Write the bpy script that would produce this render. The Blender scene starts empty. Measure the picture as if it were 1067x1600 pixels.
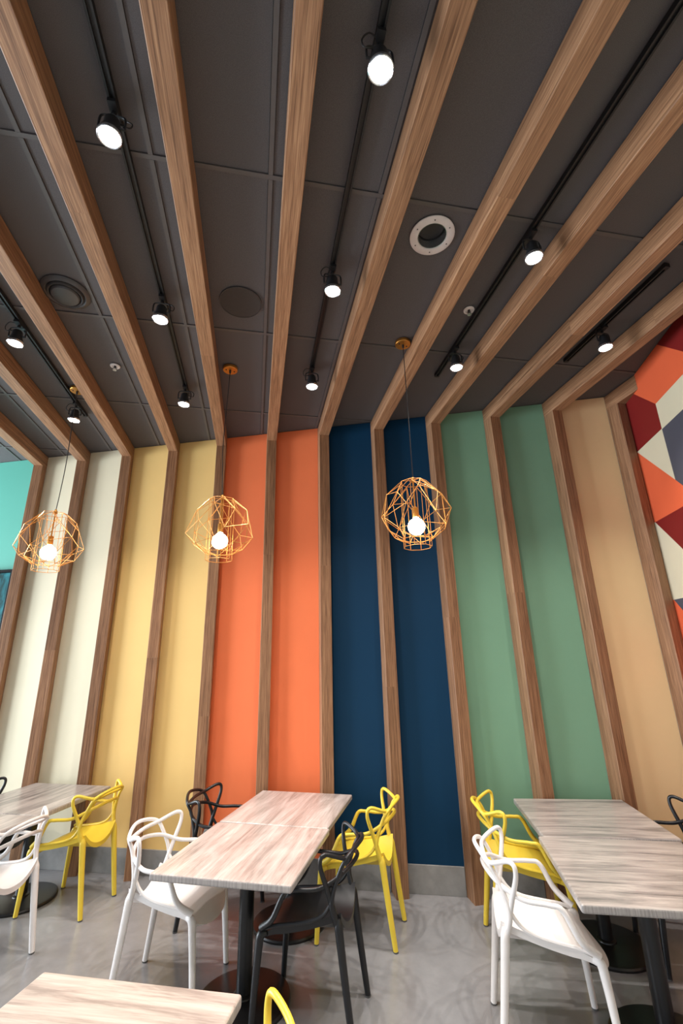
import bpy, bmesh, math, random
from math import sin, cos, pi, radians, sqrt
from mathutils import Vector, Matrix

random.seed(7)
scene = bpy.context.scene
COL = scene.collection

# ------------------------------------------------------------------ camera, world, exposure
CAM_H = 1.9
def make_camera():
    f, p, y, r = 698.6665, 0.3060599, 0.1921621, -0.0227723
    fwd = Vector((sin(y) * cos(p), cos(y) * cos(p), sin(p)))
    right = Vector((cos(y), -sin(y), 0))
    up = right.cross(fwd)
    r2 = right * cos(r) + up * sin(r)
    u2 = -right * sin(r) + up * cos(r)
    cd = bpy.data.cameras.new('camera')
    cd.sensor_fit = 'HORIZONTAL'
    cd.sensor_width = 36.0
    cd.lens = f * 36.0 / 1067.0
    cd.clip_start = 0.05
    co = bpy.data.objects.new('camera', cd)
    COL.objects.link(co)
    m = Matrix((r2, u2, -fwd)).transposed().to_4x4()
    m.translation = Vector((0, 0, CAM_H))
    co.matrix_world = m
    scene.camera = co
make_camera()

world = bpy.data.worlds.new('world')
scene.world = world
world.use_nodes = True
bgn = world.node_tree.nodes['Background']
bgn.inputs[0].default_value = (0.62, 0.78, 1.0, 1)
bgn.inputs[1].default_value = 1.0

scene.view_settings.view_transform = 'Standard'
scene.view_settings.look = 'None'
scene.view_settings.exposure = 0.2
scene.view_settings.gamma = 1.0
scene.view_settings.use_curve_mapping = False
scene.cycles.use_denoising = True
scene.cycles.max_bounces = 6
scene.cycles.diffuse_bounces = 4
scene.cycles.adaptive_threshold = 0.02
scene.cycles.glossy_bounces = 4
scene.cycles.sample_clamp_indirect = 6.0

# ------------------------------------------------------------------ room geometry constants
RX0, RSP, RW = 0.63212, 0.567269, 0.10708       # seventh rib, spacing, width
WA, WB, WD = 4.66979, -0.384798, 0.143813       # rib-front line and its offset to the wall
H1, H2 = 4.2140, 4.3692                         # underside of beams, ceiling
GX, GY0, GYS = 0.612, 1.7963, 1.2627            # ceiling grid
def rib_x(i): return RX0 + RSP * (i - 7)
def y_front(i): return WA + WB * rib_x(i)
def y_wall(x): return WA + WD + WB * x
ANG = math.atan(WB)
CORNER = Vector((3.603, 3.427, 0))
WL = Vector((-cos(ANG), -sin(ANG), 0))          # along the striped wall, to the left
NI = Vector((sin(ANG), -cos(ANG), 0))           # away from the striped wall, into the room
ROOM_U, ROOM_V = 10.8, 9.0
def room(u, v, z=0.0):
    return CORNER + WL * u + NI * v + Vector((0, 0, z))

WIN_SILL, WIN_HEAD = 0.12, 3.55
WIN_SPANS = [(0.35, 2.85), (2.95, 5.45)]
BACK_SPANS = [(0.6, 3.0), (3.1, 5.5), (5.6, 8.0)]
def window_light(name, centre, inward, sx, sz, watts, col):
    ld = bpy.data.lights.new(name, 'AREA')
    ld.shape = 'RECTANGLE'
    ld.size, ld.size_y = sx, sz
    ld.energy = watts
    ld.color = col
    lo = bpy.data.objects.new(name, ld)
    COL.objects.link(lo)
    z = -inward.normalized()
    yv = Vector((0, 0, 1))
    xv = yv.cross(z)
    m = Matrix((xv, yv, z)).transposed().to_4x4()
    m.translation = centre
    lo.matrix_world = m
DAY = (0.85, 0.925, 1.0)
for (v0, v1) in WIN_SPANS:
    window_light('daylight', room(ROOM_U + 0.16, (v0 + v1) / 2, (WIN_SILL + WIN_HEAD) / 2), -WL, v1 - v0 - .1, WIN_HEAD - WIN_SILL - .1, 430, DAY)
for (u0, u1) in BACK_SPANS:
    window_light('daylight', room((u0 + u1) / 2, ROOM_V + 0.16, (WIN_SILL + WIN_HEAD) / 2), -NI, u1 - u0 - .1, WIN_HEAD - WIN_SILL - .1, 8, (0.95, 0.97, 1.0))

# ------------------------------------------------------------------ material helpers
def srgb(r, g, b):
    f = lambda c: (c / 255) / 12.92 if c / 255 <= 0.04045 else ((c / 255 + 0.055) / 1.055) ** 2.4
    return (f(r), f(g), f(b), 1)
def new_mat(name):
    m = bpy.data.materials.new(name)
    m.use_nodes = True
    nt = m.node_tree
    return m, nt, nt.nodes['Principled BSDF']
def noise(nt, scale, detail=4, rough=0.55, vec=None, dist=0.0):
    n = nt.nodes.new('ShaderNodeTexNoise')
    n.inputs['Scale'].default_value = scale
    n.inputs['Detail'].default_value = detail
    n.inputs['Roughness'].default_value = rough
    n.inputs['Distortion'].default_value = dist
    if vec is not None: nt.links.new(vec, n.inputs['Vector'])
    return n.outputs['Fac']
def coords(nt, kind='Object', scale=(1, 1, 1), rot=(0, 0, 0), rand=False):
    tc = nt.nodes.new('ShaderNodeTexCoord')
    mp = nt.nodes.new('ShaderNodeMapping')
    mp.inputs['Scale'].default_value = scale
    mp.inputs['Rotation'].default_value = rot
    nt.links.new(tc.outputs[kind], mp.inputs['Vector'])
    out = mp.outputs['Vector']
    if rand:
        oi = nt.nodes.new('ShaderNodeObjectInfo')
        ml = nt.nodes.new('ShaderNodeMath'); ml.operation = 'MULTIPLY'; ml.inputs[1].default_value = 37.0
        nt.links.new(oi.outputs['Random'], ml.inputs[0])
        ad = nt.nodes.new('ShaderNodeVectorMath'); ad.operation = 'ADD'
        nt.links.new(out, ad.inputs[0]); nt.links.new(ml.outputs[0], ad.inputs[1])
        out = ad.outputs[0]
    return out
def ramp(nt, fac, stops):
    r = nt.nodes.new('ShaderNodeValToRGB')
    els = r.color_ramp.elements
    while len(els) < len(stops): els.new(0.5)
    for e, (p, c) in zip(els, stops):
        e.position = p; e.color = c
    nt.links.new(fac, r.inputs[0])
    return r.outputs[0]
def bump(nt, fac, bsdf, strength=0.2, dist=0.002):
    b = nt.nodes.new('ShaderNodeBump')
    b.inputs['Strength'].default_value = strength
    b.inputs['Distance'].default_value = dist
    nt.links.new(fac, b.inputs['Height'])
    nt.links.new(b.outputs[0], bsdf.inputs['Normal'])
def scale_c(c, k): return (c[0] * k, c[1] * k, c[2] * k, 1)

def paint(name, col, rough=0.6, var=0.02, bumpy=0.06):
    m, nt, b = new_mat(name)
    fac = noise(nt, 3.0, 5, 0.6, coords(nt, 'Object', rand=True))
    nt.links.new(ramp(nt, fac, [(0.3, scale_c(col, 1 - var)), (0.7, scale_c(col, 1 + var))]), b.inputs['Base Color'])
    b.inputs['Roughness'].default_value = rough
    b.inputs['Specular IOR Level'].default_value = 0.25
    if bumpy:
        bump(nt, noise(nt, 260, 2, 0.5, coords(nt)), b, bumpy, 0.001)
    return m
def plain(name, col, rough=0.4, metal=0.0, var=0.05):
    m, nt, b = new_mat(name)
    fac = noise(nt, 24, 3, 0.5, coords(nt, 'Object'))
    nt.links.new(ramp(nt, fac, [(0.3, scale_c(col, 1 - var)), (0.7, scale_c(col, 1 + var))]), b.inputs['Base Color'])
    b.inputs['Roughness'].default_value = rough
    b.inputs['Metallic'].default_value = metal
    return m
def emit(name, col, strength):
    m, nt, b = new_mat(name)
    b.inputs['Base Color'].default_value = col
    b.inputs['Emission Color'].default_value = col
    b.inputs['Emission Strength'].default_value = strength
    return m
def wood_rib(name, axis):
    m, nt, b = new_mat(name)
    sc = [60.0, 60.0, 60.0]; sc[axis] = 0.8
    sf = [240.0, 240.0, 240.0]; sf[axis] = 5.0
    broad = noise(nt, 1.0, 4, 0.6, coords(nt, 'Object', sc, rand=True), 0.6)
    fine = noise(nt, 1.0, 3, 0.6, coords(nt, 'Object', sf, rand=True))
    mx = nt.nodes.new('ShaderNodeMath'); mx.operation = 'MULTIPLY_ADD'
    nt.links.new(fine, mx.inputs[0]); mx.inputs[1].default_value = 0.55
    ml = nt.nodes.new('ShaderNodeMath'); ml.operation = 'MULTIPLY'; ml.inputs[1].default_value = 0.45
    nt.links.new(broad, ml.inputs[0]); nt.links.new(ml.outputs[0], mx.inputs[2])
    colr = ramp(nt, mx.outputs[0], [(0.36, srgb(104, 71, 47)), (0.5, srgb(149, 108, 77)), (0.64, srgb(180, 138, 102))])
    hs = nt.nodes.new('ShaderNodeHueSaturation')
    oi = nt.nodes.new('ShaderNodeObjectInfo')
    mr = nt.nodes.new('ShaderNodeMapRange'); mr.inputs['To Min'].default_value = 0.9; mr.inputs['To Max'].default_value = 1.1
    nt.links.new(oi.outputs['Random'], mr.inputs[0]); nt.links.new(mr.outputs[0], hs.inputs['Value'])
    nt.links.new(colr, hs.inputs['Color']); nt.links.new(hs.outputs[0], b.inputs['Base Color'])
    b.inputs['Roughness'].default_value = 0.5
    bump(nt, fine, b, 0.15, 0.001)
    return m
def table_wood(name, axis, tones):
    m, nt, b = new_mat(name)
    s1 = [10.0, 10.0, 10.0]; s1[axis] = 1.1
    s2 = [80.0, 80.0, 80.0]; s2[axis] = 4.0
    v1 = coords(nt, 'Object', s1, rand=True)
    broad = noise(nt, 1.0, 5, 0.65, v1, 1.2)
    fine = noise(nt, 1.0, 4, 0.65, coords(nt, 'Object', s2, rand=True), 0.4)
    a = nt.nodes.new('ShaderNodeMath'); a.operation = 'MULTIPLY'; a.inputs[1].default_value = 0.68
    nt.links.new(broad, a.inputs[0])
    mx = nt.nodes.new('ShaderNodeMath'); mx.operation = 'MULTIPLY_ADD'; mx.inputs[1].default_value = 0.32
    nt.links.new(fine, mx.inputs[0]); nt.links.new(a.outputs[0], mx.inputs[2])
    nt.links.new(ramp(nt, mx.outputs[0], [(0.38, tones[0]), (0.47, tones[1]), (0.55, tones[2]), (0.64, tones[3])]), b.inputs['Base Color'])
    colr = b.inputs['Base Color'].links[0].from_socket
    # the slab's edges carry a greyer band with upright streaks
    edge = ramp(nt, noise(nt, 1.0, 3, 0.6, coords(nt, 'Object', (120, 120, 6), rand=True)), [(0.35, srgb(146, 140, 137)), (0.65, srgb(178, 171, 167))])
    ge = nt.nodes.new('ShaderNodeTexCoord'); sp = nt.nodes.new('ShaderNodeSeparateXYZ'); nt.links.new(ge.outputs['Normal'], sp.inputs[0])
    gt = nt.nodes.new('ShaderNodeMath'); gt.operation = 'LESS_THAN'; gt.inputs[1].default_value = 0.35; nt.links.new(sp.outputs[2], gt.inputs[0])
    mc = nt.nodes.new('ShaderNodeMix'); mc.data_type = 'RGBA'
    nt.links.new(gt.outputs[0], mc.inputs['Factor']); nt.links.new(colr, mc.inputs[6]); nt.links.new(edge, mc.inputs[7])
    nt.links.new(mc.outputs[2], b.inputs['Base Color'])
    b.inputs['Roughness'].default_value = 0.28
    return m

M = {}
M['wood_beam'] = wood_rib('rib_wood_along_beam', 1)
M['wood_post'] = wood_rib('rib_wood_along_post', 2)
def concrete(name, c0, c1, rough):
    m, nt, b = new_mat(name)
    v = coords(nt, 'Object')
    f1 = noise(nt, 1.3, 6, 0.6, v, 0.4)
    f2 = noise(nt, 9.0, 5, 0.65, v)
    a = nt.nodes.new('ShaderNodeMath'); a.operation = 'MULTIPLY'; a.inputs[1].default_value = 0.65
    nt.links.new(f1, a.inputs[0])
    mx = nt.nodes.new('ShaderNodeMath'); mx.operation = 'MULTIPLY_ADD'; mx.inputs[1].default_value = 0.35
    nt.links.new(f2, mx.inputs[0]); nt.links.new(a.outputs[0], mx.inputs[2])
    nt.links.new(ramp(nt, mx.outputs[0], [(0.34, c0), (0.66, c1)]), b.inputs['Base Color'])
    rr = nt.nodes.new('ShaderNodeMapRange'); rr.inputs['To Min'].default_value = rough - 0.07; rr.inputs['To Max'].default_value = rough + 0.09
    nt.links.new(f2, rr.inputs[0]); nt.links.new(rr.outputs[0], b.inputs['Roughness'])
    return m
M['floor'] = concrete('polished_concrete_floor', srgb(128, 127, 128), srgb(146, 145, 146), 0.18)
M['skirting'] = concrete('grey_cement_tile', srgb(112, 111, 108), srgb(152, 150, 147), 0.5)
def tile_mat():
    m, nt, b = new_mat('charcoal_ceiling_tile')
    v = coords(nt, 'Object', rand=True)
    f = noise(nt, 420, 2, 0.5, v)
    nt.links.new(ramp(nt, f, [(0.3, srgb(77, 74, 75)), (0.7, srgb(97, 93, 94))]), b.inputs['Base Color'])
    b.inputs['Roughness'].default_value = 0.75
    bump(nt, f, b, 0.25, 0.001)
    return m
M['tile'] = tile_mat()
M['tbar'] = plain('grey_grid_runner', srgb(90, 86, 85), 0.5)
M['black'] = plain('black_metal', srgb(28, 28, 30), 0.42)
M['track'] = plain('black_track', srgb(22, 22, 23), 0.5)
M['iron'] = plain('black_cast_iron', srgb(24, 24, 25), 0.33)
M['gold'] = plain('brass_gold', srgb(214, 150, 72), 0.32, 0.85)
M['wire'] = plain('gold_wire', srgb(226, 160, 84), 0.4, 0.5)
M['cord'] = plain('black_cord', srgb(30, 28, 28), 0.5)
M['bulb'] = emit('lit_bulb', (1.0, 0.80, 0.55, 1), 14.0)
M['lens'] = emit('lit_lens', (1.0, 0.96, 0.90, 1), 22.0)
M['chrome'] = plain('lamp_chrome', srgb(190, 190, 192), 0.2, 0.9)
M['white_metal'] = plain('white_metal', srgb(222, 216, 214), 0.45)
M['duct'] = plain('foil_duct', srgb(64, 62, 62), 0.35, 0.6)
M['grille'] = plain('dark_grille', srgb(58, 55, 54), 0.7)
M['dark_gray'] = plain('graphite_paint', srgb(74, 72, 72), 0.4)
M['plastic_white'] = plain('white_plastic', srgb(236, 230, 226), 0.38, 0, 0.01)
M['plastic_yellow'] = plain('yellow_plastic', srgb(234, 203, 66), 0.38, 0, 0.01)
M['plastic_black'] = plain('black_plastic', srgb(24, 24, 26), 0.36, 0, 0.02)
M['glide'] = plain('rubber_glide', srgb(92, 90, 88), 0.7)
pink = [srgb(150, 135, 128), srgb(180, 165, 157), srgb(196, 182, 175), srgb(212, 201, 194)]
grey = [srgb(118, 112, 109), srgb(156, 147, 142), srgb(179, 169, 162), srgb(198, 188, 180)]
tan = [srgb(150, 136, 128), srgb(182, 167, 157), srgb(198, 183, 173), srgb(208, 196, 187)]
M['table_pink'] = table_wood('pale_rose_oak_laminate', 1, pink)
M['table_grey'] = table_wood('grey_oak_laminate', 0, grey)
M['table_tan'] = table_wood('light_oak_laminate', 0, tan)
M['table_left'] = table_wood('taupe_oak_laminate', 1, grey)
PC = {'teal': srgb(92, 170, 152), 'cream': srgb(228, 219, 190), 'yellow': srgb(238, 200, 128), 'orange': srgb(244, 126, 78),
      'navy': srgb(0, 50, 80), 'green': srgb(122, 163, 134), 'peach': srgb(240, 207, 156),
      'maroon': srgb(124, 28, 26), 'slate': srgb(78, 78, 88), 'ivory': srgb(214, 204, 176), 'coral': srgb(224, 100, 62)}
for k, c in PC.items(): M[k] = paint(k + '_paint', c)
M['plaster'] = paint('warm_white_plaster', srgb(205, 198, 188))
M['frame_dark'] = plain('dark_window_frame', srgb(40, 40, 42), 0.4)

# ------------------------------------------------------------------ mesh helpers
class MB:
    def __init__(s): s.v = []; s.f = []; s.sm = []
    def add(s, vs, fs, smooth=False):
        o = len(s.v); s.v += [tuple(p) for p in vs]
        for f in fs: s.f.append([o + i for i in f]); s.sm.append(smooth)
    def box(s, a, b):
        (x0, y0, z0), (x1, y1, z1) = a, b
        s.prism([(x0, y0), (x1, y0), (x1, y1), (x0, y1)], z0, z1)
    def prism(s, poly, z0, z1):
        n = len(poly)
        vs = [(x, y, z0) for x, y in poly] + [(x, y, z1) for x, y in poly]
        fs = [list(range(n))[::-1], list(range(n, 2 * n))] + [[i, (i + 1) % n, n + (i + 1) % n, n + i] for i in range(n)]
        s.add(vs, fs)
    def tube(s, pts, r, n=8, cap=True, flat=1.0):
        pts = [Vector(p) for p in pts]
        rs = r if isinstance(r, (list, tuple)) else [r] * len(pts)
        t0 = (pts[1] - pts[0]).normalized()
        ref = Vector((0, 0, 1)) if abs(t0.z) < 0.9 else Vector((1, 0, 0))
        nrm = t0.cross(ref).normalized()
        vs = []; fs = []
        for k, p in enumerate(pts):
            t = (pts[min(k + 1, len(pts) - 1)] - pts[max(k - 1, 0)]).normalized()
            nrm = (nrm - t * nrm.dot(t)).normalized()
            bn = t.cross(nrm)
            for j in range(n):
                a = 2 * pi * j / n
                vs.append(p + (nrm * cos(a) + bn * sin(a) * flat) * rs[k])
        for k in range(len(pts) - 1):
            for j in range(n):
                fs.append([k * n + j, k * n + (j + 1) % n, (k + 1) * n + (j + 1) % n, (k + 1) * n + j])
        s.add(vs, fs, True)
        if cap:
            m = len(pts) - 1
            s.add(vs[:n], [list(range(n))[::-1]]); s.add(vs[m * n:], [list(range(n))])
    def lathe(s, prof, n=24, c=(0, 0, 0), closed=False):
        vs = []; fs = []
        for r, z in prof:
            for j in range(n):
                a = 2 * pi * j / n
                vs.append((c[0] + r * cos(a), c[1] + r * sin(a), c[2] + z))
        m = len(prof)
        for k in range(m if closed else m - 1):
            k2 = (k + 1) % m
            for j in range(n):
                fs.append([k * n + j, k * n + (j + 1) % n, k2 * n + (j + 1) % n, k2 * n + j])
        s.add(vs, fs, True)
        if not closed:
            if prof[0][0] > 1e-5: s.add(vs[:n], [list(range(n))[::-1]])
            if prof[-1][0] > 1e-5: s.add(vs[-n:], [list(range(n))])
    def mesh(s, name, bevel=0.0, seg=2, merge=True, axis=None):
        me = bpy.data.meshes.new(name)
        me.from_pydata(s.v, [], s.f)
        for p, sm in zip(me.polygons, s.sm): p.use_smooth = sm
        bm = bmesh.new(); bm.from_mesh(me)
        if merge: bmesh.ops.remove_doubles(bm, verts=bm.verts, dist=1e-5)
        if bevel > 0:
            es = [e for e in bm.edges if len(e.link_faces) == 2 and e.calc_face_angle(0) > 0.6]
            if axis is not None:
                es = [e for e in es if abs((e.verts[0].co - e.verts[1].co).normalized()[axis]) > 0.95]
            bmesh.ops.bevel(bm, geom=es, offset=bevel, segments=seg, affect='EDGES', profile=0.5)
        bmesh.ops.recalc_face_normals(bm, faces=bm.faces)
        bm.to_mesh(me); bm.free()
        if any(s.sm):
            for p in me.polygons: p.use_smooth = True
            me.set_sharp_from_angle(angle=0.7)
        return me
    def build(s, name, mat, parent=None, loc=(0, 0, 0), bevel=0.0, seg=2, axis=None):
        return link(name, s.mesh(name, bevel, seg, True, axis), mat, parent, loc)
def link(name, me, mat, parent=None, loc=(0, 0, 0)):
    if not me.materials: me.materials.append(mat)
    o = bpy.data.objects.new(name, me)
    COL.objects.link(o)
    if me.materials[0] is not mat:
        o.material_slots[0].link = 'OBJECT'; o.material_slots[0].material = mat
    o.location = loc
    if parent: o.parent = parent
    return o
def tag(o, label=None, cat=None, group=None, kind=None):
    if label: o['label'] = label
    if cat: o['category'] = cat
    if group: o['group'] = group
    if kind: o['kind'] = kind
    return o
def empty(name, loc=(0, 0, 0), rz=0.0):
    o = bpy.data.objects.new(name, None)
    o.empty_display_size = 0.1
    COL.objects.link(o)
    o.location = loc; o.rotation_euler = (0, 0, rz)
    return o
def struct(o, label=None): return tag(o, label, None, None, 'structure')
def catmull(pts, n=7):
    P = [Vector(p) for p in pts]
    P = [P[0] * 2 - P[1]] + P + [P[-1] * 2 - P[-2]]
    out = []
    for i in range(1, len(P) - 2):
        a, b, c, d = P[i - 1:i + 3]
        for k in range(n):
            t = k / n
            out.append(0.5 * ((2 * b) + (c - a) * t + (2 * a - 5 * b + 4 * c - d) * t * t + (3 * b - a - 3 * c + d) * t ** 3))
    out.append(P[-2])
    return out

# ------------------------------------------------------------------ room shell
def quad_xy(c): return [(p.x, p.y) for p in c]
fl = MB()
fl.prism(quad_xy([room(-0.2, -0.2), room(ROOM_U + 0.2, -0.2), room(ROOM_U + 0.2, ROOM_V + 0.2), room(-0.2, ROOM_V + 0.2)]), -0.1, 0.0)
struct(fl.build('floor', M['floor']), 'polished grey concrete floor')

# striped wall: a backing with one painted panel per bay
wb = MB()
wb.prism(quad_xy([room(-0.2, -0.2), room(ROOM_U + 0.2, -0.2), room(ROOM_U + 0.2, -0.015), room(-0.2, -0.015)]), 0, H2 + 0.42)
wall_back = struct(wb.build('wall_back', M['plaster']), 'long wall painted in vertical colour stripes between wooden ribs')
BAY = {0: 'teal', 1: 'cream', 2: 'cream', 3: 'yellow', 4: 'yellow', 5: 'orange', 6: 'orange', 7: 'navy', 8: 'navy', 9: 'green', 10: 'green', 11: 'peach'}
BASE_H = 0.205
def wall_slab(x0, x1, z0, z1, proud0, proud1):
    k = WB
    m = MB()
    p0 = (x0, y_wall(x0)); p1 = (x1, y_wall(x1))
    off = lambda p, d: (p[0] + NI.x * d, p[1] + NI.y * d)
    m.prism([off(p0, proud0), off(p1, proud0), off(p1, proud1), off(p0, proud1)], z0, z1)
    return m
X_END = room(ROOM_U, 0).x
baseboard = struct(empty('baseboard_back', (room(4, 0).x, room(4, 0).y, 0)), 'grey cement skirting along the striped wall')
def at_parent(o, parent):
    o.parent = parent
    o.matrix_parent_inverse = Matrix.Translation(-Vector(parent.location))
for i in range(0, 13):
    xl = X_END if i == 0 else rib_x(i) + RW
    xr = CORNER.x if i == 12 else rib_x(i + 1)
    if i < 12:
        o = wall_slab(xl, xr, BASE_H, H2, -0.014, 0.0).build('panel', M[BAY[i]])
        at_parent(o, wall_back)
        o['label'] = BAY[i] + ' painted wall stripe'
        t = wall_slab(xl + .001, xr - .001, 0.0, BASE_H, -0.014, 0.012).build('skirting_tile', M['skirting'], bevel=0.002)
        at_parent(t, baseboard)

# ribs behind the stripes' joints: the rest of the wall face
for i in range(1, 13):
    o = wall_slab(rib_x(i), rib_x(i) + RW, 0, H2, -0.014, -0.002).build('batten', M['plaster'])
    at_parent(o, wall_back)

# mural wall on the right
mw = MB()
mw.prism(quad_xy([room(-0.2, -0.014), room(-0.012, -0.014), room(-0.012, ROOM_V), room(-0.2, ROOM_V)]), 0, H2 + 0.42)
wall_right = struct(mw.build('wall_right', M['plaster']), 'side wall with a geometric mural of triangles')
def mural(poly, colour):
    m = MB()
    n = len(poly)
    vs = [room(0.0, s, z) for s, z in poly] + [room(-0.012, s, z) for s, z in poly]
    fs = [list(range(n)), list(range(n, 2 * n))[::-1]] + [[i, (i + 1) % n, n + (i + 1) % n, n + i] for i in range(n)]
    m.add(vs, fs)
    o = m.build('mural_panel', M[colour]); at_parent(o, wall_right)
    o['label'] = colour + ' painted mural facet'
T = H2
mural([(0, T), (.125, T), (.268, 4.227), (.58, 3.93), (.576, 3.69), (.09, 3.69), (0, 3.69)], 'maroon')
mural([(.125, T), (.817, T), (1.259, 3.93), (.58, 3.93), (.268, 4.227)], 'coral')
mural([(.817, T), (1.70, T), (1.259, 3.93)], 'maroon')
mural([(.58, 3.93), (1.259, 3.93), (1.28, 3.685), (.576, 3.685)], 'ivory')
mural([(1.70, T), (2.2, T), (2.2, 3.685), (1.28, 3.685), (1.259, 3.93)], 'slate')
mural([(0, 3.69), (.09, 3.69), (.576, 3.216), (.81, 2.98), (0, 2.98)], 'coral')
mural([(.09, 3.69), (.576, 3.69), (.576, 3.216)], 'ivory')
mural([(.576, 3.685), (1.28, 3.685), (1.51, 3.45), (1.51, 2.98), (.81, 2.98), (.576, 3.216)], 'slate')
mural([(1.28, 3.685), (2.2, 3.685), (2.2, 2.98), (1.51, 2.98), (1.51, 3.45)], 'coral')
for (l, u) in [('ivory', 'maroon'), ('coral', 'slate'), ('maroon', 'ivory'), ('slate', 'coral')]:
    z1 = 2.98 - 0.70 * [('ivory', 'maroon'), ('coral', 'slate'), ('maroon', 'ivory'), ('slate', 'coral')].index((l, u))
    z0 = z1 - 0.70
    mural([(0, z1), (.11, z1), (.81, z0), (0, z0)], l)
    mural([(.11, z1), (.81, z1), (.81, z0)], u)
    l2, u2 = {'ivory': ('slate', 'coral'), 'coral': ('ivory', 'maroon'), 'maroon': ('coral', 'slate'), 'slate': ('maroon', 'ivory')}[l]
    mural([(.81, z1), (1.51, z0), (.81, z0)], l2)
    mural([(.81, z1), (1.51, z1), (1.51, z0)], u2)
    mural([(1.51, z1), (2.2, z0), (1.51, z0)], u)
    mural([(1.51, z1), (2.2, z1), (2.2, z0)], l)
mural([(2.2, T), (ROOM_V, T), (ROOM_V, .18), (2.2, .18)], 'ivory')
bbr = MB()
bbr.prism(quad_xy([room(-.012, 0.02), room(.012, 0.02), room(.012, ROOM_V), room(-.012, ROOM_V)]), 0, 0.18)
struct(bbr.build('baseboard_right', M['skirting']), 'grey cement skirting below the mural')

# window wall on the left and at the back of the room
def window_wall(name, fn, length, spans, label):
    m = MB()
    m.prism(quad_xy([fn(-0.2, 0), fn(length + .2, 0), fn(length + .2, .2), fn(-.2, .2)]), 0, WIN_SILL)
    m.prism(quad_xy([fn(-0.2, 0), fn(length + .2, 0), fn(length + .2, .2), fn(-.2, .2)]), WIN_HEAD, H2 + .42)
    edges = [-0.2] + [e for s in spans for e in s] + [length + .2]
    for a, b in zip(edges[::2], edges[1::2]):
        m.prism(quad_xy([fn(a, 0), fn(b, 0), fn(b, .2), fn(a, .2)]), WIN_SILL, WIN_HEAD)
    struct(m.build(name, M['plaster']), label)
wn = 1
def windows(fn, spans, where):
    global wn
    for (a, b) in spans:
        w = struct(empty('window_%d' % wn, fn((a + b) / 2, 0.1)), 'tall dark framed window in the ' + where)
        wn += 1
        for (p, q, z0, z1) in [(a, a + .06, WIN_SILL, WIN_HEAD), (b - .06, b, WIN_SILL, WIN_HEAD), ((a + b) / 2 - .03, (a + b) / 2 + .03, WIN_SILL + .06, WIN_HEAD - .06),
                               (a + .06, b - .06, WIN_SILL, WIN_SILL + .06), (a + .06, b - .06, WIN_HEAD - .06, WIN_HEAD)]:
            m = MB(); m.prism(quad_xy([fn(p, .06), fn(q, .06), fn(q, .12), fn(p, .12)]), z0, z1)
            o = m.build('window_frame', M['frame_dark']); at_parent(o, w)
left_fn = lambda v, d: room(ROOM_U + d, v)
back_fn = lambda u, d: room(u, ROOM_V + d)
window_wall('wall_left', left_fn, ROOM_V, WIN_SPANS, 'wall of tall windows on the left')
window_wall('wall_front', back_fn, ROOM_U, BACK_SPANS, 'wall of tall windows behind the viewer')
windows(left_fn, WIN_SPANS, 'left wall')
windows(back_fn, BACK_SPANS, 'wall behind the viewer')

# ceiling: slab, grid runners and lay-in tiles
ce = MB()
ce.prism(quad_xy([room(-0.2, -0.2), room(ROOM_U + 0.2, -0.2), room(ROOM_U + 0.2, ROOM_V + 0.2), room(-0.2, ROOM_V + 0.2)]), H2 + 0.30, H2 + 0.40)
ceiling = struct(ce.build('ceiling', M['tile']), 'charcoal tile ceiling between the wooden beams')
def inside(x, y, mg=0.0):
    d = Vector((x, y, 0)) - CORNER
    return -mg < d.dot(WL) < ROOM_U + mg and -mg < d.dot(NI) < ROOM_V + mg
tile_me = MB(); tile_me.box((0.014, 0.014, 0.0), (GX - 0.014, GYS - 0.014, 0.018))
tile_me = tile_me.mesh('tile')
def holed_tile(cx, cy, r, n=48):
    m = MB(); a0, b0, a1, b1 = 0.014, 0.014, GX - 0.014, GYS - 0.014
    inner, outer = [], []
    for k in range(n):
        a = 2 * pi * (k + .5) / n; dx, dy = cos(a), sin(a)
        t = min(((a1 - cx) if dx > 0 else (a0 - cx)) / dx, ((b1 - cy) if dy > 0 else (b0 - cy)) / dy)
        inner.append((cx + r * dx, cy + r * dy)); outer.append((cx + t * dx, cy + t * dy))
    for k in range(n):
        j = (k + 1) % n
        m.prism([inner[k], outer[k], outer[j], inner[j]], 0.0, 0.018)
    for (qx, qy) in ((a0, b0), (a1, b0), (a1, b1), (a0, b1)):
        ang = math.atan2(qy - cy, qx - cx) % (2 * pi)
        k = int((ang / (2 * pi) * n - .5) // 1) % n
        m.prism([outer[k], (qx, qy), outer[(k + 1) % n]], 0.0, 0.018)
    return m.mesh('tile')
vent_tile = holed_tile(1.001 - GX, 1.987 - GY0, 0.089)
run_y = MB(); run_y.box((-0.012, 0.013, 0), (0.012, GYS - 0.013, 0.02)); run_y = run_y.mesh('grid_runner')
run_x = MB(); run_x.box((-0.013, -0.012, 0), (GX - 0.013, 0.012, 0.02)); run_x = run_x.mesh('cross_runner')
for ix in range(-12, 7):
    for iy in range(-2, 4):
        x, y = ix * GX, GY0 + iy * GYS
        if any(inside(x + a * GX, y + b * GYS) for a in (0, .5, 1) for b in (0, .5, 1)):
            link('tile', vent_tile if (ix, iy) == (1, 0) else tile_me, M['tile'], ceiling, (x, y, H2 + 0.007))
            link('grid_runner', run_y, M['tbar'], ceiling, (x, y, H2 - 0.001))
            link('cross_runner', run_x, M['tbar'], ceiling, (x, y, H2 - 0.001))

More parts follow.
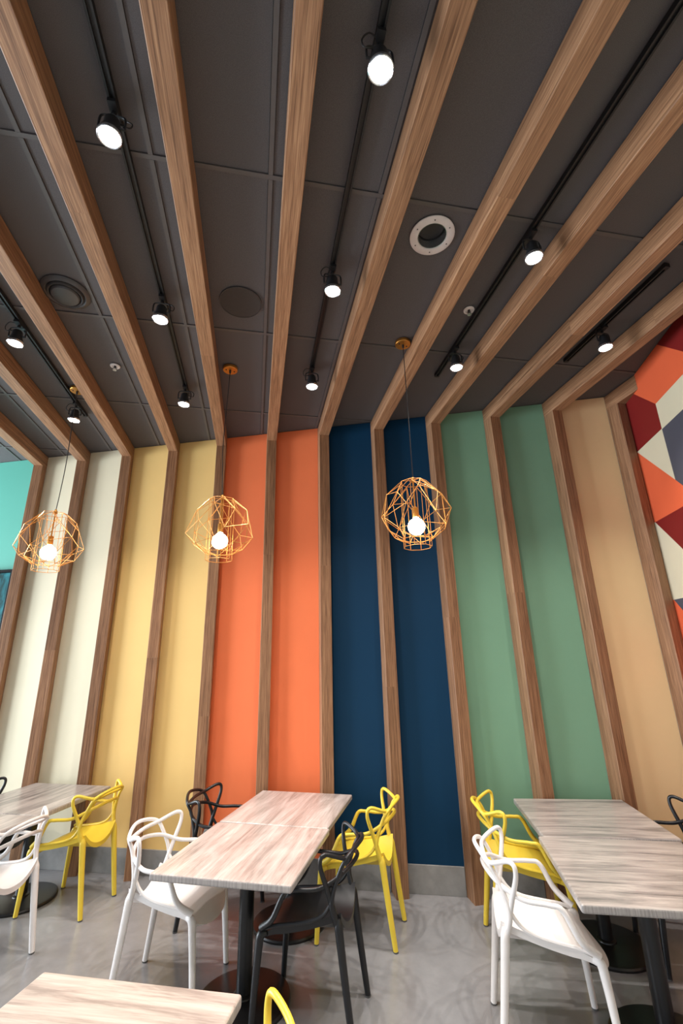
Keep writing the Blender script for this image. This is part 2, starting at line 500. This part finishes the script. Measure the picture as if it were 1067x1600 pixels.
# ------------------------------------------------------------------ wooden ribs: a post on the wall and a beam on the ceiling
NAMES = {1: 'between the teal stripe and the first cream stripe', 2: 'between the two cream stripes', 3: 'between the cream and the yellow stripe',
         4: 'between the two yellow stripes', 5: 'between the yellow and the orange stripe', 6: 'between the two orange stripes',
         7: 'between the orange and the navy stripe', 8: 'between the two navy stripes', 9: 'between the navy and the green stripe',
         10: 'between the two green stripes', 11: 'between the green and the peach stripe', 12: 'between the peach stripe and the mural wall'}
BEAM_CUT = {1: [2.6], 2: [3.0], 3: [1.2], 4: [2.05], 5: [1.1, 3.2], 6: [.6], 7: [.9], 8: [1.58], 9: [2.02], 10: [2.5], 11: [2.3], 12: []}
POST_CUT = {1: 1.6, 2: 2.0, 3: 3.1, 4: 1.9, 5: 1.35, 6: 2.9, 7: 2.75, 8: 1.6, 9: 2.2, 10: 2.4, 11: 2.05, 12: 2.75}
for i in range(1, 13):
    x = rib_x(i); yf = y_front(i)
    r = tag(empty('wooden_rib', (x, yf, 0)), 'wooden post and beam rib ' + NAMES[i], 'wooden rib', 'wooden ribs along the striped wall')
    rw = RW if i < 12 else 0.096          # the last rib stops at the mural wall
    x1 = x + rw
    foot = [(0, 0), (rw, 0), (rw, y_wall(x1) - yf - .0015), (0, y_wall(x) - yf - .0015)]
    zc = POST_CUT[i]
    for (z0, z1) in ((0, zc - .0002), (zc + .0002, H1 - .001)):
        m = MB(); m.prism(foot, 0, z1 - z0)
        m.build('post', M['wood_post'], r, (0, 0, z0), bevel=0.004, seg=2, axis=2)
    # how far the beam runs towards the viewer: to the mural wall, or on past the camera
    y_end = -1.2
    def mural_y(xx): return CORNER.y + (xx - CORNER.x) * NI.y / NI.x
    ends = (max(y_end, mural_y(x) - 0.0 + .004), max(y_end, mural_y(x1) + .004))
    cuts = [c for c in BEAM_CUT[i] if c > max(ends) + .3]
    marks = [None] + cuts + [None]
    segs = sorted(cuts)
    stops = [('end', ends)] + [('cut', c) for c in segs] + [('wall', None)]
    for a, b in zip(stops[:-1], stops[1:]):
        if a[0] == 'end': pl, pr = a[1]
        else: pl = pr = a[1] + .0002
        if b[0] == 'wall': ql, qr = y_wall(x) - .0015, y_wall(x1) - .0015
        else: ql = qr = b[1] - .0002
        y0 = min(pl, pr)
        m = MB(); m.prism([(0, pl - y0), (rw, pr - y0), (rw, qr - y0), (0, ql - y0)], 0, H2 - H1 - .002)
        m.build('beam', M['wood_beam'], r, (0, y0 - yf, H1), bevel=0.004, seg=2, axis=1)

# ------------------------------------------------------------------ chairs with interlaced loop backs
S_HALF = [(0.183, -0.203, 0.474), (0.208, -0.155, 0.645), (0.258, -0.123, 0.789), (0.246, -0.147, 0.84), (0.163, -0.243, 0.803), (0.0, -0.261, 0.807)]
L_HALF = [(0.226, 0.227, 0.468), (0.262, 0.147, 0.535), (0.261, 0.082, 0.652), (0.255, 0.018, 0.669), (0.23, -0.109, 0.676), (0.16, -0.219, 0.724), (0.0, -0.268, 0.75)]
C_HALF = [(0.179, -0.202, 0.47), (0.205, -0.17, 0.603), (0.181, -0.213, 0.741), (0.154, -0.262, 0.814), (0.0, -0.303, 0.845)]
def mirrored(h): return list(h) + [(-p[0], p[1], p[2]) for p in h[:-1]][::-1]
def loop_mesh(name, half, r_end, r_mid):
    pts = catmull(mirrored(half), 8)
    n = len(pts) - 1
    rs = [r_mid + (r_end - r_mid) * max(0, abs(2 * k / n - 1) - .55) / .45 for k in range(n + 1)]
    m = MB(); m.tube(pts, rs, 10)
    return m.mesh(name)
def seat_mesh():
    NU, NV = 20, 22
    def top(u, v):                      # u -1..1 across, v 0 rear .. 1 front
        hw = 0.178 + 0.050 * (v ** 0.8) - 0.012 * max(0, v - .85) / .15
        y = -0.215 + 0.475 * v
        bow = 0.062 * (1 - u * u) * v ** 4 - 0.012 * (1 - u * u) * (1 - v) ** 3
        z = 0.506 - 0.046 * v - 0.032 * sin(pi * min(1, .15 + v / .8)) * (1 - u * u)
        z += 0.048 * abs(u) ** 2.6 * (1 - v) ** 2.2 - 0.036 * (1 - v) ** 2 * (1 - u * u)
        d = max(0.0, (v - 0.70) / 0.30)
        z -= 0.088 * d ** 2.0 * (1 - 0.55 * abs(u) ** 3)
        yy = y + bow - 0.012 * d ** 3
        return Vector((u * hw, yy, z))
    vs = []; fs = []
    for side in (0, 1):
        for j in range(NV + 1):
            for k in range(NU + 1):
                p = top(-1 + 2 * k / NU, j / NV)
                if side:
                    d = max(0.0, (j / NV - 0.70) / 0.30)
                    edge = max(abs(-1 + 2 * k / NU) ** 6, (1 - j / NV) ** 8)
                    th = 0.016 + 0.018 * edge
                    p = p + Vector((0, -0.014 * d, -th * (1 - .6 * d)))
                    p.x *= 0.985
                vs.append(p)
    W = NU + 1; off = W * (NV + 1)
    for j in range(NV):
        for k in range(NU):
            a = j * W + k
            fs.append([a, a + 1, a + W + 1, a + W])
            fs.append([off + a, off + a + W, off + a + W + 1, off + a + 1])
    ring = [k for k in range(W)] + [j * W + NU for j in range(1, NV + 1)] + [NV * W + k for k in range(NU - 1, -1, -1)] + [j * W for j in range(NV - 1, 0, -1)]
    for a, b in zip(ring, ring[1:] + ring[:1]): fs.append([a, off + a, off + b, b])
    m = MB(); m.add(vs, fs, True)
    return m.mesh('seat')
def leg_mesh(rear):
    if rear:
        pts = catmull([(0.183, -0.198, 0.53), (0.184, -0.206, 0.46), (0.187, -0.236, 0.24), (0.190, -0.270, 0.008)], 6)
        rs = [0.0135, 0.0165, 0.0195, .022, .0235, .0235, .0235, .023, .0225, .022, .0215, .021, .0205, .02, .0195, .019, .0185, .018, .017]
    else:
        pts = catmull([(0.219, 0.196, 0.446), (0.226, 0.229, 0.437), (0.2285, 0.239, 0.38), (0.232, 0.256, 0.2), (0.236, 0.270, 0.008)], 6)
        rs = [.014, .016, .018, .0205, .0225, .0235, .024, .024, .0235, .023, .0225, .0225, .022, .0215, .021, .0205, .02, .0195, .019, .0185, .018, .0175, .017, .0165, .0165]
    m = MB(); m.tube(pts, rs[:len(pts)] + [rs[-1]] * (len(pts) - len(rs)), 10)
    return m.mesh('leg')
def rail_mesh():
    pts = catmull([(0.196, -0.163, 0.60), (0.196, -0.135, 0.560), (0.197, -0.10, 0.532), (0.201, -0.05, 0.513), (0.206, 0.0, 0.502), (0.212, 0.08, 0.490), (0.218, 0.15, 0.481), (0.223, 0.215, 0.464)], 4)
    m = MB(); m.tube(pts, 0.0105, 8); return m.mesh('seat_rail')
def glide_mesh(rear):
    p = (0.1902, -0.2702) if rear else (0.2361, 0.2703)
    m = MB(); m.lathe([(0.0165, 0.0), (0.018, 0.004), (0.0175, 0.0085)], 12, (p[0], p[1], 0)); return m.mesh('foot_glide')
def mirror_mesh(me, name):
    c = me.copy(); c.name = name
    c.transform(Matrix.Diagonal((-1, 1, 1, 1))); c.flip_normals()
    return c
CM = {'seat': seat_mesh(), 'wing_loop': loop_mesh('wing_loop', S_HALF, 0.0165, 0.0118), 'arm_loop': loop_mesh('arm_loop', L_HALF, 0.0185, 0.0120),
      'back_arch': loop_mesh('back_arch', C_HALF, 0.0165, 0.0115)}
RAIL = rail_mesh(); RAILS = [RAIL, mirror_mesh(RAIL, 'seat_rail')]
LEGS = []
for rear in (True, False):
    a, g = leg_mesh(rear), glide_mesh(rear)
    LEGS += [(a, g), (mirror_mesh(a, 'leg'), mirror_mesh(g, 'foot_glide'))]
def chair(x, y, deg, colour, label, group):
    # chair meshes look along +y; deg is the facing direction in the plan
    c = tag(empty('loop_back_chair', (x, y, 0), radians(deg) - pi / 2), label, 'chair', group)
    mat = M['plastic_' + colour]
    for n in ('seat', 'arm_loop', 'wing_loop', 'back_arch'):
        link(n, CM[n], mat, c)
    for me in RAILS: link('seat_rail', me, mat, c)
    for a, g in LEGS:
        l = link('leg', a, mat, c)
        link('foot_glide', g, M['glide'], l)
    return c
GW, GYL, GK = 'white loop back chairs', 'yellow loop back chairs', 'black loop back chairs'
chair(1.58, 2.752, -21.7, 'white', 'white plastic armchair with looped back at the grey table on the right, nearest the viewer', GW)
chair(-0.439, 3.597, -19.7, 'white', 'white plastic armchair with looped back on the left side of the middle table', GW)
chair(-1.735, 4.067, 156.5, 'white', 'white plastic armchair with looped back cut by the left edge of the picture', GW)
chair(-1.402, 4.762, 157.4, 'yellow', 'yellow plastic armchair with looped back at the left table by the yellow stripes', GYL)
chair(0.842, 3.875, 153.0, 'yellow', 'yellow plastic armchair with looped back in front of the navy stripes', GYL)
chair(1.914, 3.463, -19.0, 'yellow', 'yellow plastic armchair with looped back behind the white one at the right table', GYL)
chair(-0.13, 1.727, 156.1, 'yellow', 'yellow plastic armchair showing only its looped back at the bottom of the picture', GYL)
chair(0.397, 3.184, 155.0, 'black', 'black plastic armchair with looped back at the near right of the middle table', GK)
chair(-0.179, 4.28, -14.2, 'black', 'black plastic armchair with looped back at the far left of the middle table', GK)
chair(2.846, 3.093, 158.1, 'black', 'black plastic armchair with looped back at the far side of the right table', GK)
chair(-2.252, 5.049, -20.9, 'black', 'black plastic armchair at the far left edge beyond the left table', GK)

# ------------------------------------------------------------------ tables
TZ, TT = 0.75, 0.040
def table_base():
    d = MB(); d.lathe([(0.270, 0.0), (0.272, 0.012), (0.266, 0.022), (0.245, 0.027), (0.08, 0.031), (0.055, 0.036)], 48)
    c = MB(); c.lathe([(0.044, 0.030), (0.044, TZ - TT - 0.014)], 24)
    k = MB(); k.lathe([(0.062, 0.034), (0.060, 0.042), (0.046, 0.050)], 24)
    p = MB()
    for a in (0, 1):
        s = (0.24, 0.03) if a == 0 else (0.03, 0.24)
        p.box((-s[0], -s[1], TZ - TT - 0.014), (s[0], s[1], TZ - TT - 0.001 - .0005 * a))
    return d.mesh('base_disc'), c.mesh('column'), k.mesh('collar'), p.mesh('mounting_plate')
TB = table_base()
def table(x, y, deg, w, l, mat, label):
    t = tag(empty('dining_table', (x, y, 0), radians(deg)), label, 'table', 'square pedestal tables')
    m = MB(); m.box((-w / 2, -l / 2, TZ - TT), (w / 2, l / 2, TZ))
    m.build('table_top', M[mat], t, bevel=0.010, seg=3)
    for n, me in zip(('base_disc', 'column', 'collar', 'mounting_plate'), TB): link(n, me, M['iron'], t)
table(0.013, 3.355, -23.4, 0.838, 0.808, 'table_pink', 'pale rosy wood table nearest the viewer of the middle pair')
table(0.333, 4.092, -24.6, 0.822, 0.786, 'table_pink', 'pale rosy wood table of the middle pair, nearest the orange stripes')
table(2.387, 3.332, -17.4, 0.832, 0.796, 'table_grey', 'grey wood table on the right, the one nearest the green stripes')
table(2.090, 2.560, -20.4, 0.832, 0.828, 'table_grey', 'grey wood table on the right beside the white chair, nearest the viewer')
table(-1.835, 4.940, -23.2, 0.850, 0.826, 'table_left', 'taupe wood table on the left against the cream stripes')
table(-2.145, 4.175, -22.0, 0.850, 0.812, 'table_left', 'taupe wood table at the left edge beside the white chair')
table(-0.524, 1.845, -21.3, 0.816, 0.815, 'table_tan', 'light wood table in the bottom left corner of the picture')

# ------------------------------------------------------------------ pendants
def pendant(x, y, bow, label):
    p = tag(empty('cage_pendant', (x, y, 2.61)), label, 'pendant lamp', 'gold wire cage pendants')
    Z = lambda z: z - 2.61
    c = MB(); c.lathe([(0.0, 0.0), (0.060, 0.0), (0.064, 0.004), (0.064, 0.026), (0.0, 0.026)], 32, (0, 0, Z(H2) - 0.028))
    can = c.build('canopy', M['gold'], p)
    for sx in (-1, 1):
        s = MB(); s.lathe([(0.0, -0.004), (0.006, -0.003), (0.007, 0.0)], 10, (0.035 * sx, 0.01 * sx, Z(H2) - 0.028))
        s.build('screw', M['black'], can)
    g = MB(); g.lathe([(0.004, -0.03), (0.009, -0.022), (0.010, 0.0)], 12, (0, 0, Z(H2) - 0.028)); g.build('cord_grip', M['black'], can)
    pts = catmull([(0, 0, Z(H2) - 0.04), (bow * .5, 0, Z(4.0)), (bow, 0, Z(3.6)), (bow * .5, 0, Z(3.3)), (0, 0, Z(3.14))], 8)
    c = MB(); c.tube(pts, 0.0035, 6); c.build('cord', M['cord'], p)
    c = MB(); c.tube([(0, 0, Z(3.15)), (0, 0, Z(2.90))], 0.006, 8); c.lathe([(0.008, 0.03), (0.016, 0.0), (0.016, -0.01)], 12, (0, 0, Z(3.125)))
    c.build('rod', M['gold'], p)
    c = MB(); c.lathe([(0.007, 0.075), (0.02, 0.065), (0.022, 0.03), (0.022, 0.0), (0.018, -0.012)], 20, (0, 0, Z(2.845))); c.build('socket', M['gold'], p)
    b = MB()
    R = 0.063
    prof = [(0.016, 0.083), (0.02, 0.070)] + [(R * sin(a), R * cos(a)) for a in [0.45 + k * (pi - .45) / 12 for k in range(13)]]
    prof[-1] = (0.0, -R)
    b.lathe(prof, 24, (0, 0, Z(2.768))); b.build('bulb', M['bulb'], p)
    wr = 0.0023
    def ring(r, z, n, ph=0.0, dz=0.0): return [Vector((r * cos(ph + 2 * pi * k / n), r * sin(ph + 2 * pi * k / n), Z(z) + (dz if k % 2 else -dz))) for k in range(n)]
    n = 8
    apex = Vector((0, 0, Z(3.13)))
    r1 = ring(0.098, 3.112, n, .2); r2 = ring(0.205, 3.005, n, .2 + pi / n, .015); r3 = ring(0.262, 2.845, n, .2, .03)
    r4 = ring(0.205, 2.735, n, .2 + pi / n, .012); r5 = ring(0.105, 2.665, n, .2)
    m = MB()
    def w(a, b): m.tube([a, b], wr, 5)
    for k in range(n):
        j = (k + 1) % n
        w(apex, r1[k]) if k % 2 == 0 else None
        w(r1[k], r1[j])
        w(r1[k], r2[k]); w(r1[j], r2[k])
        w(r2[k], r3[k]); w(r2[k], r3[j])
        w(r3[k], r4[k]); w(r3[j], r4[k])
        w(r4[k], r5[k]); w(r4[k], r5[j])
        if k % 2: w(r2[k], r2[j])
        else: w(r4[k], r4[j])
        w(r3[k], r3[j]) if k % 2 == 0 else None
    m.build('wire_cage', M['wire'], p)
    m = MB()
    ia, ib, ic = ring(0.098, 3.10, n, .2), ring(0.102, 2.675, n, .2), ring(0.102, 2.615, n, .2)
    for k in range(n):
        j = (k + 1) % n
        w(ia[k], ib[k]); w(ib[k], ic[k]); w(ib[k], ib[j]); w(ic[k], ic[j])
        if k % 2 == 0: w(ia[k], r2[k]); w(ib[k], r4[k])
    m.build('inner_cage', M['wire'], p)
pendant(-1.744, 4.120, 0.015, 'gold wire cage pendant on the left in front of the cream stripes')
pendant(-0.295, 3.561, -0.02, 'gold wire cage pendant in front of the yellow and orange stripes')
pendant(1.134, 2.981, 0.0, 'gold wire cage pendant in front of the navy stripes')

# ------------------------------------------------------------------ ceiling tracks and spot heads
SPOT_W = 125
TRACKS = [(-1.83, 0.6, 4.60, 'black light track at the left with two spots, nearest the teal stripe', [(3.195, 'second from the wall'), (4.36, 'nearest the wall')], 'left'),
          (-0.725, -0.6, 4.02, 'black light track pointing at the yellow stripes with three spots', [(1.583, 'nearest the viewer'), (2.764, 'in the middle'), (3.896, 'nearest the wall')], 'yellow stripe'),
          (0.425, -0.6, 3.50, 'black light track pointing at the orange stripes with three spots', [(1.134, 'nearest the viewer'), (2.314, 'in the middle'), (3.424, 'nearest the wall')], 'orange stripe'),
          (1.585, -0.6, 3.35, 'black light track pointing at the navy and green stripes with two spots', [(1.859, 'nearest the viewer'), (2.963, 'nearest the wall')], 'green stripe'),
          (2.65, 1.93, 2.96, 'short black light track at the right with a single spot', [(2.535, 'the only one')], 'short right')]
def head_meshes():
    b = MB(); b.lathe([(0.0, 0.0), (0.026, 0.0), (0.034, -0.012), (0.036, -0.05), (0.048, -0.085), (0.052, -0.112), (0.049, -0.114), (0.044, -0.106)], 28, (0, 0, 0))
    l = MB(); l.lathe([(0.0, -0.108), (0.03, -0.1085), (0.046, -0.109)], 28)
    y = MB()
    y.tube(catmull([(-0.056, 0, -0.055), (-0.056, 0, 0.0), (-0.045, 0, 0.024), (0, 0, 0.028), (0.045, 0, 0.024), (0.056, 0, 0.0), (0.056, 0, -0.055)], 5), 0.005, 6)
    y.tube([(-0.058, 0, -0.05), (-0.035, 0, -0.05)], 0.006, 6); y.tube([(0.058, 0, -0.05), (0.035, 0, -0.05)], 0.006, 6)
    a = MB(); a.box((-0.018, -0.05, 0.046), (0.018, 0.05, 0.066)); a.lathe([(0.012, 0.026), (0.012, 0.047)], 12)
    c = MB(); c.tube(catmull([(0.012, 0.02, 0.05), (0.05, 0.03, 0.05), (0.078, 0.02, 0.02), (0.07, 0.015, -0.015), (0.03, 0.01, -0.005), (0.015, 0.0, -0.002)], 5), 0.0035, 6)
    r = MB(); r.lathe([(0.049, -0.098), (0.0535, -0.100), (0.0535, -0.113), (0.050, -0.116), (0.047, -0.113)], 28, closed=True)
    return dict(lamp_body=(b.mesh('lamp_body'), 'black'), lens=(l.mesh('lens'), 'lens'), yoke=(y.mesh('yoke'), 'black'), track_adapter=(a.mesh('track_adapter'), 'black'), cable=(c.mesh('cable'), 'cord'), rim=(r.mesh('rim'), 'chrome'))
HM = head_meshes()
spot_data = bpy.data.lights.new('spot_beam', 'SPOT')
spot_data.energy = SPOT_W; spot_data.color = (1.0, 0.94, 0.88); spot_data.spot_size = radians(98); spot_data.spot_blend = 1.0; spot_data.shadow_soft_size = 0.012
for ti, (x, y0, y1, lab, heads, nm) in enumerate(TRACKS):
    t = tag(empty('light_track', (x, (y0 + y1) / 2, H2 - 0.034)), lab, 'light track', 'ceiling light tracks')
    h = (y1 - y0) / 2
    m = MB(); m.box((-0.018, -h, 0.0), (-0.008, h, 0.031)); m.box((0.008, -h, 0.0), (0.018, h, 0.031)); m.box((-0.008, -h, 0.012), (0.008, h, 0.031))
    m.build('rail', M['track'], t)
    for s in (-1, 1):
        e = MB(); e.box((-0.020, s * h - .012, -0.001), (0.020, s * h + .012, 0.032)); e.build('end_cap', M['track'], t)
    for (hy, wh) in heads:
        z0 = H2 - 0.034 - 0.066
        hd = tag(empty('track_spot', (x, hy, z0), 0.0 if ti % 2 else pi), 'lit black spotlight on the %s track, %s' % (nm, wh), 'spotlight', 'lit track spotlights')
        for n, (me, mt) in HM.items(): link(n, me, M[mt], hd)
        so = bpy.data.objects.new('spot_beam', spot_data); COL.objects.link(so); so.parent = hd; so.location = (0, 0, -0.125)

# ------------------------------------------------------------------ ceiling fittings
v = tag(empty('duct_opening', (1.001, 1.987, H2)), 'round white flanged air outlet with dark duct in the ceiling', 'air vent')
m = MB(); m.lathe([(0.088, -0.003), (0.092, -0.010), (0.132, -0.010), (0.138, -0.006), (0.138, -0.001), (0.088, -0.001)], 48, closed=True); fl_ = m.build('flange', M['white_metal'], v)
m = MB(); m.lathe([(0.0875, -0.005), (0.0875, 0.20), (0.085, 0.20), (0.085, -0.005)], 40, closed=True); m.build('collar', M['chrome'], v)
m = MB(); m.lathe([(0.0848, 0.06 + .012 * k) if k % 2 else (0.079, 0.06 + .012 * k) for k in range(11)] + [(0.0, 0.195)], 40); m.build('duct', M['duct'], v)
for k in range(6):
    a = k * pi / 3 + .3
    s = MB(); s.lathe([(0.0, -0.0125), (0.004, -0.012), (0.005, -0.0095)], 8, (0.113 * cos(a), 0.113 * sin(a), 0)); s.build('screw', M['dark_gray'], fl_)
d = tag(empty('ceiling_diffuser', (-1.39, 2.846, H2)), 'round black air diffuser with a domed centre at the left', 'air diffuser')
m = MB(); m.lathe([(0.120, -0.004), (0.120, -0.014), (0.128, -0.020), (0.150, -0.012), (0.156, -0.002)], 48); m.build('outer_ring', M['dark_gray'], d)
m = MB(); m.lathe([(0.096, -0.006), (0.100, -0.026), (0.108, -0.030), (0.114, -0.024), (0.116, -0.004)], 48); m.build('inner_ring', M['grille'], d)
m = MB(); m.lathe([(0.092, -0.008), (0.092, -0.030), (0.084, -0.040), (0.05, -0.046), (0.0, -0.048)], 40); m.build('dome', M['dark_gray'], d)
s = tag(empty('ceiling_speaker', (-0.183, 2.747, H2)), 'flush round dark speaker grille in the ceiling', 'speaker')
m = MB(); m.lathe([(0.0, -0.004), (0.144, -0.004), (0.146, 0.002)], 56); m.build('grille', M['grille'], s)
m = MB(); m.lathe([(0.1462, -0.001), (0.1475, -0.006), (0.151, -0.006), (0.152, 0.0)], 56); m.build('rim', M['dark_gray'], s)
for (x, y, lab) in ((-1.294, 3.689, 'small white sprinkler head near the left track'), (1.537, 2.546, 'small white sprinkler head beside the track at the right')):
    if x > 0: x = 1.518
    s = tag(empty('sprinkler', (x, y, H2)), lab, 'sprinkler', 'ceiling sprinklers')
    m = MB(); m.lathe([(0.022, -0.002), (0.026, -0.008), (0.038, -0.007), (0.042, -0.001)], 28); m.build('escutcheon', M['white_metal'], s)
    m = MB(); m.lathe([(0.010, 0.0), (0.010, -0.018), (0.006, -0.022)], 12); m.build('nozzle', M['duct'], s)
    m = MB(); m.tube(catmull([(-0.012, 0, -0.012), (-0.014, 0, -0.026), (0, 0, -0.038), (0.014, 0, -0.026), (0.012, 0, -0.012)], 4), 0.0025, 6); m.build('yoke', M['chrome'], s)
    m = MB(); m.lathe([(0.0, -0.040), (0.016, -0.040), (0.016, -0.0425), (0.0, -0.0425)], 16); m.build('deflector', M['chrome'], s)

# ------------------------------------------------------------------ framed picture on the teal stripe
def art_mat():
    m, nt, b = new_mat('botanical_print')
    v = coords(nt, 'Object')
    f = noise(nt, 3.2, 5, 0.6, v, 1.5)
    nt.links.new(ramp(nt, f, [(0.38, srgb(22, 48, 44)), (0.5, srgb(30, 88, 94)), (0.62, srgb(44, 118, 124))]), b.inputs['Base Color'])
    b.inputs['Roughness'].default_value = 0.6
    b.inputs['Specular IOR Level'].default_value = 0.08
    return m
M['frame_matte'] = plain('matte_black_frame', srgb(16, 16, 17), 0.7)
M['frame_matte'].node_tree.nodes['Principled BSDF'].inputs['Specular IOR Level'].default_value = 0.1
M['art'] = art_mat()
px0, px1, pz0, pz1 = -4.2, -2.774, 1.35, 2.925
pc = Vector(((px0 + px1) / 2, y_wall((px0 + px1) / 2), 0))
pic = tag(empty('framed_picture', (pc.x, pc.y, pz0)), 'black framed blue green picture on the teal stripe at the left edge', 'picture')
o = wall_slab(px0 + .03, px1 - .03, pz0 + .03, pz1 - .03, 0.002, 0.02).build('print', M['art']); at_parent(o, pic)
for (a, b, z0, z1) in ((px0, px1, pz1 - .03, pz1), (px0, px1, pz0, pz0 + .03), (px0, px0 + .03, pz0 + .03, pz1 - .03), (px1 - .03, px1, pz0 + .03, pz1 - .03)):
    o = wall_slab(a, b, z0, z1, 0.002, 0.07).build('frame_bar', M['frame_matte']); at_parent(o, pic)
